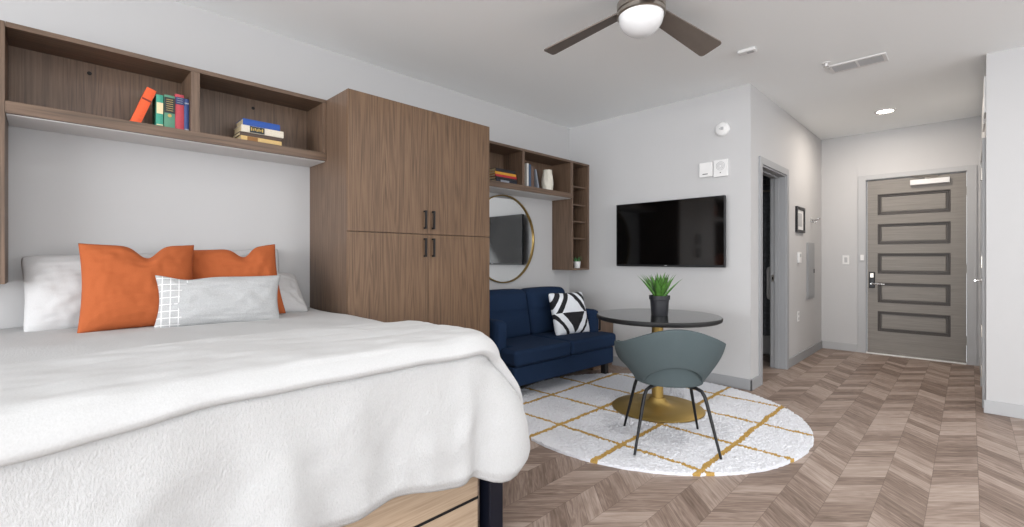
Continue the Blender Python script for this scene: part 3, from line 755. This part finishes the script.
# small potted succulent in the tower's bottom cubby
M_leaf2 = flat('succulent_green', (70,120,72), .5, nz=.2, nscale=40)
M_leaf = flat('aloe_green', (74,118,50), .42, nz=.3, nscale=25)
M_soil = flat('soil', (48,38,30), .95, nz=.3)
sp_ = thing('potted_succulent', 'tiny green succulent in a white pot in the corner tower\'s bottom cubby', 'plant', (4.292, 3.2, 1.0685))
mb = MB(); mb.lathe([(0, 0), (.034, 0), (.042, .075), (.038, .075), (.036, .062), (0, .062)], 28); mb.build('pot', M_plastic, sp_, smooth=True, auto=40)
def leaf(mb, base, az, lean, ln, w, curl=.3, fold=.25, n=7):
    ax = Vector((cos(az), sin(az), 0)); side = Vector((-sin(az), cos(az), 0)); P = Vector(base); ang = lean; V = []
    for i in range(n+1):
        t = i/n; ww = w*(sin(pi*min(1, t*.62+.30)))*(1-t**3) if i < n else .0008
        d = ax*sin(ang) + Vector((0, 0, cos(ang))); nn = ax*cos(ang) - Vector((0, 0, sin(ang)))
        c = P - nn*ww*fold*-1
        V.append([P+side*ww/2, P+nn*(ww*fold)*1.0, P-side*ww/2, P+nn*(ww*fold+.003)*-.15])
        P = P + d*ln/n; ang += curl/n
    vv = [[mb.bm.verts.new(q) for q in r] for r in V]
    for a, b in zip(vv, vv[1:]):
        for k in range(4): mb.bm.faces.new((a[k], a[(k+1)%4], b[(k+1)%4], b[k]))
mb = MB()
for i in range(12): leaf(mb, (.012*cos(i*2.4), .012*sin(i*2.4), .06), i*2.4, .15+.05*i, .07+.01*(i%3), .022)
mb.build('foliage', M_leaf2, sp_, smooth=True)

# ------------------------------------------------------------------ round mirror
M_mirror = flat('silvered_glass', (228,230,230), .015, 1)
mr = thing('round_mirror', 'round brass-framed mirror on the wall above the sofa, partly behind the wardrobe', 'mirror', (3.324, YK, 1.379))
mb = MB(); mb.lathe([(0, 0), (.441, 0), (.441, .012), (0, .012)], 96, at((0, 0, 0), rx=pi/2)); mb.build('mirror_glass', M_mirror, mr)
mb = MB(); mb.lathe([(.440, 0), (.4535, 0), (.4535, .026), (.4495, .028), (.441, .026), (.440, 0)], 96, at((0, 0, 0), rx=pi/2)); mb.build('frame', M_gold_frame, mr, smooth=True, auto=40)

# ------------------------------------------------------------------ television
tv = thing('television', 'flat black television mounted on the white wall above the round table', 'television', (4.33, 2.14, 1.4275))
def mat_screen():
    m, nt, b = newmat('glossy_black_screen')
    b.inputs['Base Color'].default_value = (.0012, .0012, .0014, 1); b.inputs['Roughness'].default_value = .07
    b.inputs['Specular IOR Level'].default_value = .5
    return m
MB().box(.004, .04, -.563, .563, -.332, .325).build('housing', M_black, tv, bevel=.004)
MB().box(.0, .004, -.556, .556, -.312, .319).build('screen', mat_screen(), tv)
mb = MB(); mb.box(-.002, .006, -.563, .563, -.325, -.312); mb.box(-.002, .006, -.563, .563, .319, .325); mb.box(-.002, .006, -.563, -.556, -.312, .319); mb.box(-.002, .006, .556, .563, -.312, .319)
mb.build('bezel', M_black, tv, bevel=.001)
MB().box(-.0035, -.0015, -.012, .012, -.322, -.316).build('maker_mark', M_plastic_g, tv)
MB().box(.04, .075, -.2, .2, -.15, .15).box(.075, .1035, -.12, .12, -.12, .12).build('wall_mount', M_black, tv, bevel=.004)

# ------------------------------------------------------------------ sofa
sofa = thing('sofa', 'navy two-seat sofa with tufted back cushions under the mirror', 'sofa', (3.33, 2.535, 0), radians(-2.5))
hw = .695
MB().box(-hw+.012, hw-.012, .03, .80, .135, .30).build('base', M_navy, sofa, bevel=.02, bseg=4)
mb = MB()
for sx in (-1, 1):
    # T-shaped seat cushion: wraps round the arm front
    pts = [(0.003*sx, .0), (hw*sx, .0), (hw*sx, .20), ((hw-.115)*sx, .20), ((hw-.115)*sx, .60), (.003*sx, .60)]
    if sx < 0: pts = pts[::-1]
    m2 = MB(); m2.prism(pts, .302, .435)
    m2.build('seat_cushion', M_navy, sofa, bevel=.035, bseg=5)
for sx in (-1, 1):
    m2 = MB(); m2.softbox(sx*(hw-.055), .51, .435, .11, .60, .43, .035, (.004, 0, .006), 8); m2.build('arm', M_navy, sofa, smooth=True)
def back_fn(cx):
    def f(P, p):
        lean = (P.z-.44)*.18; P = P.copy(); P.y += lean
        if p.y < 0:       # horizontal tuft seam across the cushion
            P.y += .022*exp(-((P.z-.665)/.014)**2)*(1-abs(p.x)**6)
        return P
    return f
for sx in (-1, 1):
    m2 = MB(); m2.softbox(sx*.292, .575, .645, .575, .17, .45, .05, (0, .02, .012), 26, fn=back_fn(0)); m2.build('back_cushion', M_navy, sofa, smooth=True)
MB().box(-hw+.1, hw-.1, .70, .82, .20, .79).build('back_frame', M_navy, sofa, bevel=.03, bseg=4)
M_leg = flat('black_sofa_leg', (22,20,20), .5)
for sx, y in ((-1, .10), (1, .10), (-1, .73), (1, .73)):
    mb = MB(); x = sx*(hw-.07)
    mb.prism([(-.028, -.028), (.028, -.028), (.028, .028), (-.028, .028)], 0.0 if y > .5 else .026, .136, at((x, y, 0)))
    if False: pass
    mb.build('leg', M_leg, sofa, bevel=.003)
pillow('throw_pillow', mat_geo(), .47, .44, .15, (3.71, 2.86, .628), (-16, 0, -9), 'black and white geometric cushion on the navy sofa', 'cushion', seed=8, ear=.06, wr=.004)

# ------------------------------------------------------------------ side cabinet between sofa and wall
sc_ = thing('side_cabinet', 'small walnut side cabinet between the navy sofa and the wall', 'cabinet', (4.225, 3.0, 0))
MB().box(-.16, .195, -.185, .3, .0, .57).build('carcass', M_wood_v, sc_, bevel=.002)
dd = MB().box(-.155, .19, -.203, -.187, .08, .565).build('door', M_wood_v, sc_, bevel=.002)
MB().box(-.10, -.088, -.228, -.216, .42, .55).box(-.10, -.088, -.216, -.203, .42, .433).box(-.10, -.088, -.216, -.203, .537, .55).build('handle', M_black, dd, bevel=.001)
rb = thing('desk_device', 'small white box with a black top on the side cabinet behind the table edge', 'device', (4.13, 2.87, .5705))
MB().softbox(0, 0, .024, .09, .07, .048, .012, n=6).build('body', M_plastic, rb, smooth=True)
MB().softbox(0, 0, .054, .07, .055, .012, .005, n=4).build('top_cap', M_black, rb, smooth=True)

# ------------------------------------------------------------------ rug
RX, RY, RR = 3.28, 1.785, 1.088
def rug_pt(u, v):
    a = 2*pi*u; r = v
    R = RR*(1+.006*noise.noise(Vector((cos(a)*14, sin(a)*14, 0)))+.004*noise.noise(Vector((cos(a)*40, sin(a)*40, 0))))
    rr = R*min(1, r/.97)
    x, y = rr*cos(a), rr*sin(a)
    z = .017 + .002*noise.noise(Vector((x*25, y*25, 0))) + .011*noise.noise(Vector((x*95, y*95, 4))) + .006*noise.noise(Vector((x*190, y*190, 8)))
    if r > .975: z = .017*(1-(r-.975)/.025)*.9
    return Vector((x, y, max(.0005, z)))
mb = MB(); mb.grid(rug_pt, 900, 230, closed_u=True); mb.lathe([(0, .0002), (RR*.99, .0002)], 90)
rug = mb.build('rug', mat_rug(), smooth=True, loc=(RX, RY, .0003)); tag(rug, 'round ivory shag rug with a gold trellis pattern under the table', 'rug')

# ------------------------------------------------------------------ round table
M_tabletop = flat('black_glass_lacquer', (24,27,24), .035, spec=.7)
tb = thing('pedestal_table', 'round black-topped table on a brass pedestal standing on the rug', 'table', (3.345, 1.722, .022))
mb = MB(); mb.lathe([(0, .7195), (.44, .7195), (.457, .7195), (.459, .7185)], 96); tt_ = mb.build('tabletop', M_tabletop, tb)
mb = MB(); mb.lathe([(0, .684), (.448, .684), (.461, .691), (.464, .704), (.4635, .713), (.4595, .7182), (.448, .7185), (0, .7185)], 96); mb.build('edge_band', flat('satin_black_edge', (20,21,23), .5), tb, smooth=True, auto=20)
mb = MB(); mb.lathe([(.336, 0), (.342, .004), (.336, .010), (.20, .019), (.10, .034), (.068, .060), (.056, .085), (0, .085)], 80); mb.lathe([(0, 0), (.345, 0)], 80); mb.build('base', M_gold, tb, smooth=True, auto=50)
mb = MB(); mb.lathe([(.043, .06), (.043, .66), (.09, .668), (.09, .682), (0, .682)], 48); mb.build('column', M_gold, tb, smooth=True, auto=40)
# aloe pot
pl = thing('potted_aloe', 'spiky green aloe in a black pot on the round table', 'plant', (3.335, 1.70, .7415))
M_pot = flat('matte_black_pot', (34,35,40), .45)
mb = MB(); mb.lathe([(0, 0), (.060, 0), (.063, .01), (.068, .09), (.071, .12), (.077, .122), (.079, .152), (.073, .152), (.070, .13), (0, .13)], 48); mb.build('pot', M_pot, pl, smooth=True, auto=30)
MB().lathe([(0, .132), (.070, .132)], 24).build('soil', M_soil, pl)
for i in range(26):
    mb = MB(); a = i*2.39996; k = i/25
    leaf(mb, (.022*cos(a)*k+.0, .022*sin(a)*k, .130), a, .08+.55*k+random.uniform(-.06, .06), .18+.03*random.random()+.04*k, .056, curl=.25+.2*random.random(), n=8)
    mb.build('leaf', M_leaf, pl, smooth=True)

# ------------------------------------------------------------------ tub chair
ch = thing('tub_chair', 'slate grey upholstered tub chair with thin black legs at the round table', 'chair', (2.775, 1.355, .02), radians(38))
def shell(u, v):
    PM = radians(122)
    ph = (u*2-1)*PM; a = abs(ph)/PM
    sn = min(1, abs(sin(ph))) if abs(ph) < pi/2 else 1
    zt = .748 - .115*sn**2.0 - .13*smooth(.72, 1.0, a)
    zbm = .415 + .105*max(0, cos(min(abs(ph)/radians(50), 1)*pi/2))**.8
    rt_b = .305 + .03*sn; rb_b = .215
    tt = (zbm-.415)/(zt-.415)
    t = tt + (1-tt)*v
    z = .415 + (zt-.415)*t
    r = rb_b + (rt_b-rb_b)*(.3*t+.7*sin(t*pi/2))
    return Vector((-cos(ph)*r*.96, sin(ph)*r, z))
mb = MB(); mb.grid(shell, 80, 18)
bk = mb.build('backrest', M_chair, ch, smooth=True)
m = bk.modifiers.new('thick', 'SOLIDIFY'); m.thickness = .030; m.offset = -1; m.use_even_offset = True
m = bk.modifiers.new('bev', 'BEVEL'); m.width = .012; m.segments = 4; m.limit_method = 'ANGLE'; m.angle_limit = radians(50)
def seat_pt(u, v):        # bowl-shaped seat: its rear rises behind the backrest's arched opening
    ph = 2*pi*u; back = max(0, -cos(ph+pi)) if False else max(0, cos(ph))
    top = .455 + .10*back**1.5
    if v < .3: k = v/.3; r = .205*k; z = .388 + .004*k*k
    elif v < .65: k = (v-.3)/.35; r = .205 - .0*k + .018*sin(k*pi/2); z = .392 + (top-.392)*k; 
    elif v < .8: k = (v-.65)/.15; r = .223 - .03*k; z = top + .010*sin(k*pi)
    else: k = (v-.8)/.2; r = .193*(1-k); z = top + (.458-top)*smooth(0, .7, k)
    return Vector((-cos(ph)*r*.96, sin(ph)*r, z))
mb = MB(); mb.grid(seat_pt, 64, 46, closed_u=True)
mb.build('seat', M_chair, ch, smooth=True, weld=True)
for sx in (-1, 1):
    for sy in (-1, 1):
        p = [(sx*.08, sy*.085, .379), (sx*.13, sy*.135, .377), (sx*.155, sy*.160, .366), (sx*.168, sy*.173, .340), (sx*.178, sy*.183, .30), (sx*.24, sy*.243, .004)]
        if sx < 0: pass
        mb = MB(); mb.tube(p, [.0105]*5+[.0075], 12); mb.build('leg', M_black, ch, smooth=True, auto=50)

# ------------------------------------------------------------------ ceiling fan
fan = thing('ceiling_fan', 'three-blade ceiling fan with brushed nickel housing and white glass globe', 'ceiling fan', (2.449, 1.364, H))
mb = MB(); mb.lathe([(0, 0), (.085, 0), (.09, -.03), (.05, -.05), (.05, -.055), (.125, -.06), (.138, -.075), (.138, -.115), (.130, -.118), (.130, -.124), (.139, -.127), (.139, -.145), (.132, -.150), (0, -.150)], 64)
mb.build('motor_housing', M_nickel, fan, smooth=True, auto=35)
mb = MB(); mb.lathe([(.128, -.148)]+[(.128*cos(t*pi/2/12), -.150-.113*sin(t*pi/2/12)) for t in range(13)], 56)
mb.build('glass_globe', flat('opal_glass', (236,238,240), .25, coat=.3), fan, smooth=True)
M_blade = flat('grey_fan_blade', (104,95,88), .55, nz=.05, nscale=20)
M_blade_n = M_nickel
for k in range(3):
    az = THETA - pi/2 + radians(90-60-2) + k*2*pi/3        # one blade away-right, one away-left, one towards the room
    Mx = Matrix.Rotation(az, 4, 'Z') @ Matrix.Translation((.11, 0, -.105)) @ Matrix.Rotation(radians(12.5), 4, 'Y') @ Matrix.Rotation(radians(-11), 4, 'X')
    r0, r1, w0, w1 = .0, .512, .055, .080
    out = [(r0, -w0), (r1-.02, -w1), (r1-.006, -w1+.006), (r1, -w1+.02), (r1+.0, w1-.02), (r1-.006, w1-.006), (r1-.02, w1), (r0, w0)]
    mb = MB(); mb.prism(out, -.004, .004, Mx); bl = mb.build('blade', M_blade, fan, bevel=.0015)

# ------------------------------------------------------------------ wall and ceiling fittings
def plate(name, label, cat, loc, rz, build):
    t = thing(name, label, cat, loc, rz); build(t); return t
# smoke alarm on the TV wall (x = XT, facing -x)
def b1(t):
    MB().lathe([(0, 0), (.064, 0), (.066, .012), (.056, .03), (.05, .034), (0, .036)], 40, at(ry=-pi/2)).build('body', M_plastic, t, smooth=True, auto=35)
    mb = MB(); mb.box(-.042, -.034, -.02, .006, -.012, .014); mb.box(-.041, -.034, .01, .02, -.004, .006); mb.build('strobe_lens', M_plastic_g, t, bevel=.002)
plate('fire_alarm', 'round white alarm with a small strobe high on the television wall', 'alarm', (XT-.0005, 1.632, 2.378), 0, b1)
def b2(t):
    MB().box(-.022, 0, -.062, .062, -.068, .068).build('body', M_plastic, t, bevel=.004)
    MB().box(-.0235, -.0215, -.018, .03, -.045, -.038).build('slot', M_dark, t)
plate('chime_box', 'square white wall box with a dark slot, left of the pair above the television', 'wall box', (XT-.0005, 1.78, 2.02), 0, b2)
def b3(t):
    MB().box(-.02, 0, -.064, .064, -.078, .078).build('body', M_plastic, t, bevel=.003)
    mb = MB()
    for r in (.012, .024, .036): mb.lathe([(r, 0), (r+.004, 0), (r+.004, .002), (r, .002)], 28, at((-.02, 0, .02), ry=-pi/2))
    mb.build('sounder_grille', M_plastic_g, t)
    MB().box(-.0225, -.0195, -.004, .004, -.046, -.038).build('indicator', M_dark, t)
plate('sounder_box', 'square white sounder with a round grille, right of the pair above the television', 'wall box', (XT-.0005, 1.645, 2.018), 0, b3)
# framed picture on hall wall
def b4(t):
    mb = MB(); mb.box(-.175, .175, -.022, 0, -.145, -.115); mb.box(-.175, .175, -.022, 0, .115, .145); mb.box(-.175, -.145, -.022, 0, -.115, .115); mb.box(.145, .175, -.022, 0, -.115, .115); mb.build('frame', M_black, t, bevel=.002)
    MB().box(-.145, .145, -.008, 0, -.115, .115).build('mat_board', M_plastic, t)
    MB().box(-.08, .08, -.0095, -.007, -.075, .075).build('print', M_plastic_g, t)
plate('picture_frame', 'small black-framed notice hanging on the hall wall past the bathroom doorway', 'picture', (6.09, YH-.0005, 1.62), 0, b4)
def b5(t):
    MB().box(-.06, .06, -.008, 0, -.012, .03).build('back_plate', M_chrome, t, bevel=.002)
    for x in (-.035, .035):
        mb = MB(); mb.tube([(x, -.006, .012), (x, -.04, .008), (x, -.07, .012), (x, -.085, .035)], .007, 10); mb.tube([(x, -.006, .0), (x, -.03, -.022), (x, -.05, -.02), (x, -.055, -.005)], .006, 10); mb.build('hook', M_chrome, t, smooth=True, auto=50)
plate('coat_hook', 'chrome double coat hook on the hall wall beside the framed notice', 'coat hook', (6.66, YH-.0005, 1.64), 0, b5)
def b6(t):
    MB().box(-.05, .05, -.022, 0, -.06, .06).build('body', M_plastic, t, bevel=.004)
    MB().box(-.03, .03, -.0235, -.021, .005, .04).build('display', M_plastic_g, t)
plate('thermostat', 'white thermostat on the hall wall between doorway and breaker panel', 'thermostat', (6.05, YH-.0005, 1.19), 0, b6)
def b7(t):
    MB().box(-.175, .175, -.012, 0, -.34, .34).build('frame', M_trim, t, bevel=.002)
    dd = MB().box(-.15, .15, -.018, -.012, -.31, .31).build('door', M_trim, t, bevel=.002)
    MB().box(.10, .125, -.024, -.018, -.03, .02).build('latch', M_black, dd, bevel=.002)
plate('breaker_panel', 'tall grey electrical breaker panel on the hall wall', 'electrical panel', (6.59, YH-.0005, 1.03), 0, b7)
def outlet(t):
    MB().box(-.036, .036, -.006, 0, -.058, .058).build('cover_plate', M_plastic, t, bevel=.002)
    mb = MB()
    for z in (-.026, .026): mb.box(-.016, .016, -.0078, -.0055, z-.014, z+.014)
    mb.build('socket', M_plastic_g, t, bevel=.001)
plate('wall_outlet', 'white power outlet low on the hall wall below the thermostat', 'outlet', (6.04, YH-.0005, .52), 0, outlet)
def switch(t):
    MB().box(-.006, 0, -.036, .036, -.058, .058).build('cover_plate', M_plastic, t, bevel=.002)
    MB().box(-.0095, -.0055, -.016, .016, -.032, .032).build('rocker', M_plastic_g, t, bevel=.002)
plate('light_switch', 'white light switch on the wall left of the entry door', 'light switch', (XE-.0005, 1.125, 1.16), 0, switch)
def sensor(t):
    MB().box(-.02, 0, -.018, .018, -.035, .035).build('body', M_plastic, t, bevel=.003)
plate('door_sensor', 'tiny white sensor on the left casing of the entry door', 'sensor', (XE-ct-.0005, .955, 1.19), 0, sensor)
# ceiling vent
vn = thing('ceiling_vent', 'long white louvred air vent in the ceiling near the hall', 'vent', (4.57, .637, H))
mb = MB(); mb.box(-.1, .1, -.185, .185, -.006, -.0005); 
mb = MB()
mb.box(-.095, -.07, -.185, .185, -.008, 0); mb.box(.07, .095, -.185, .185, -.008, 0); mb.box(-.07, .07, -.185, -.16, -.008, 0); mb.box(-.07, .07, .16, .185, -.008, 0); mb.box(-.07, .07, -.008, .008, -.008, 0)
mb.build('frame', M_plastic, vn, bevel=.002)
MB().box(-.07, .07, -.16, .16, -.0015, -.0003).build('duct_shade_sheet', flat('vent_shadow_grey', (70,70,72), .8), vn)  # grey sheet; the shade inside the duct is put into its colour
mb = MB()
for i in range(9):
    x = -.06+i*.015
    for y0, y1 in ((-.16, -.008), (.008, .16)): mb.box(-.006, .006, y0, y1, -.0008, .0008, 0, at((x, 0, -.005), ry=radians(38)))
mb.build('louvre', M_plastic_g, vn)
sk = thing('sprinkler_head', 'tiny sprinkler head in the ceiling beside the air vent', 'sprinkler', (4.39, .815, H))
mb = MB(); mb.lathe([(0, 0), (.03, 0), (.03, -.004), (.012, -.008), (.008, -.03), (0, -.03)], 24); mb.build('escutcheon', M_plastic, sk, smooth=True, auto=40)
mb = MB(); mb.lathe([(0, -.03), (.018, -.03), (.018, -.033), (0, -.033)], 20); mb.build('deflector', M_chrome, sk)
cd = thing('ceiling_sensor', 'small white rectangular sensor on the ceiling right of the fan', 'sensor', (3.70, 1.185, H), radians(4))
MB().box(-.032, .032, -.06, .06, -.022, 0).build('body', M_plastic, cd, bevel=.006)
MB().box(-.02, .02, -.045, .0, -.0235, -.021).build('lens', M_plastic_g, cd, bevel=.001)
dl = thing('downlight', 'lit recessed downlight in the hall ceiling', 'downlight', (6.26, .637, H))
mb = MB(); mb.lathe([(.070, 0), (.095, 0), (.095, -.004), (.070, -.007), (.070, 0)], 40); mb.build('trim_ring', M_plastic, dl, smooth=True, auto=40)
MB().lathe([(0, -.003), (.070, -.003), (.070, -.001), (0, -.001)], 32).build('lens', flat('lit_lens', (255,250,240), .5, emit=((255,244,228), 20)), dl)
for i, (x, y) in enumerate(ADDED_LAMPS):  # unseen fixtures and lamps, put in to lighten bed, floor and rug
    t = thing('downlight', 'added unseen ceiling light over the ' + ('bed', 'open floor between bed and table', 'rug edge', 'camera side of the room', 'middle of the kitchen side', 'far kitchen side')[i], 'downlight', (x, y, H))
    mb = MB(); mb.lathe([(.070, 0), (.095, 0), (.095, -.004), (.070, -.007), (.070, 0)], 40); mb.build('trim_ring', M_plastic, t, smooth=True, auto=40)
    area('added_fill_lamp', (x, y, H-.008), (0, 0, 0), .136, .136, ADDED_LAMP_POWER*(.4 if i == 0 else 1), (1, .98, .955), 'DISK')
l = area('hall_lamp', (6.26, .637, H-.012), (0, 0, 0), .13, .13, HALL_POWER, (1, .89, .78), 'DISK')
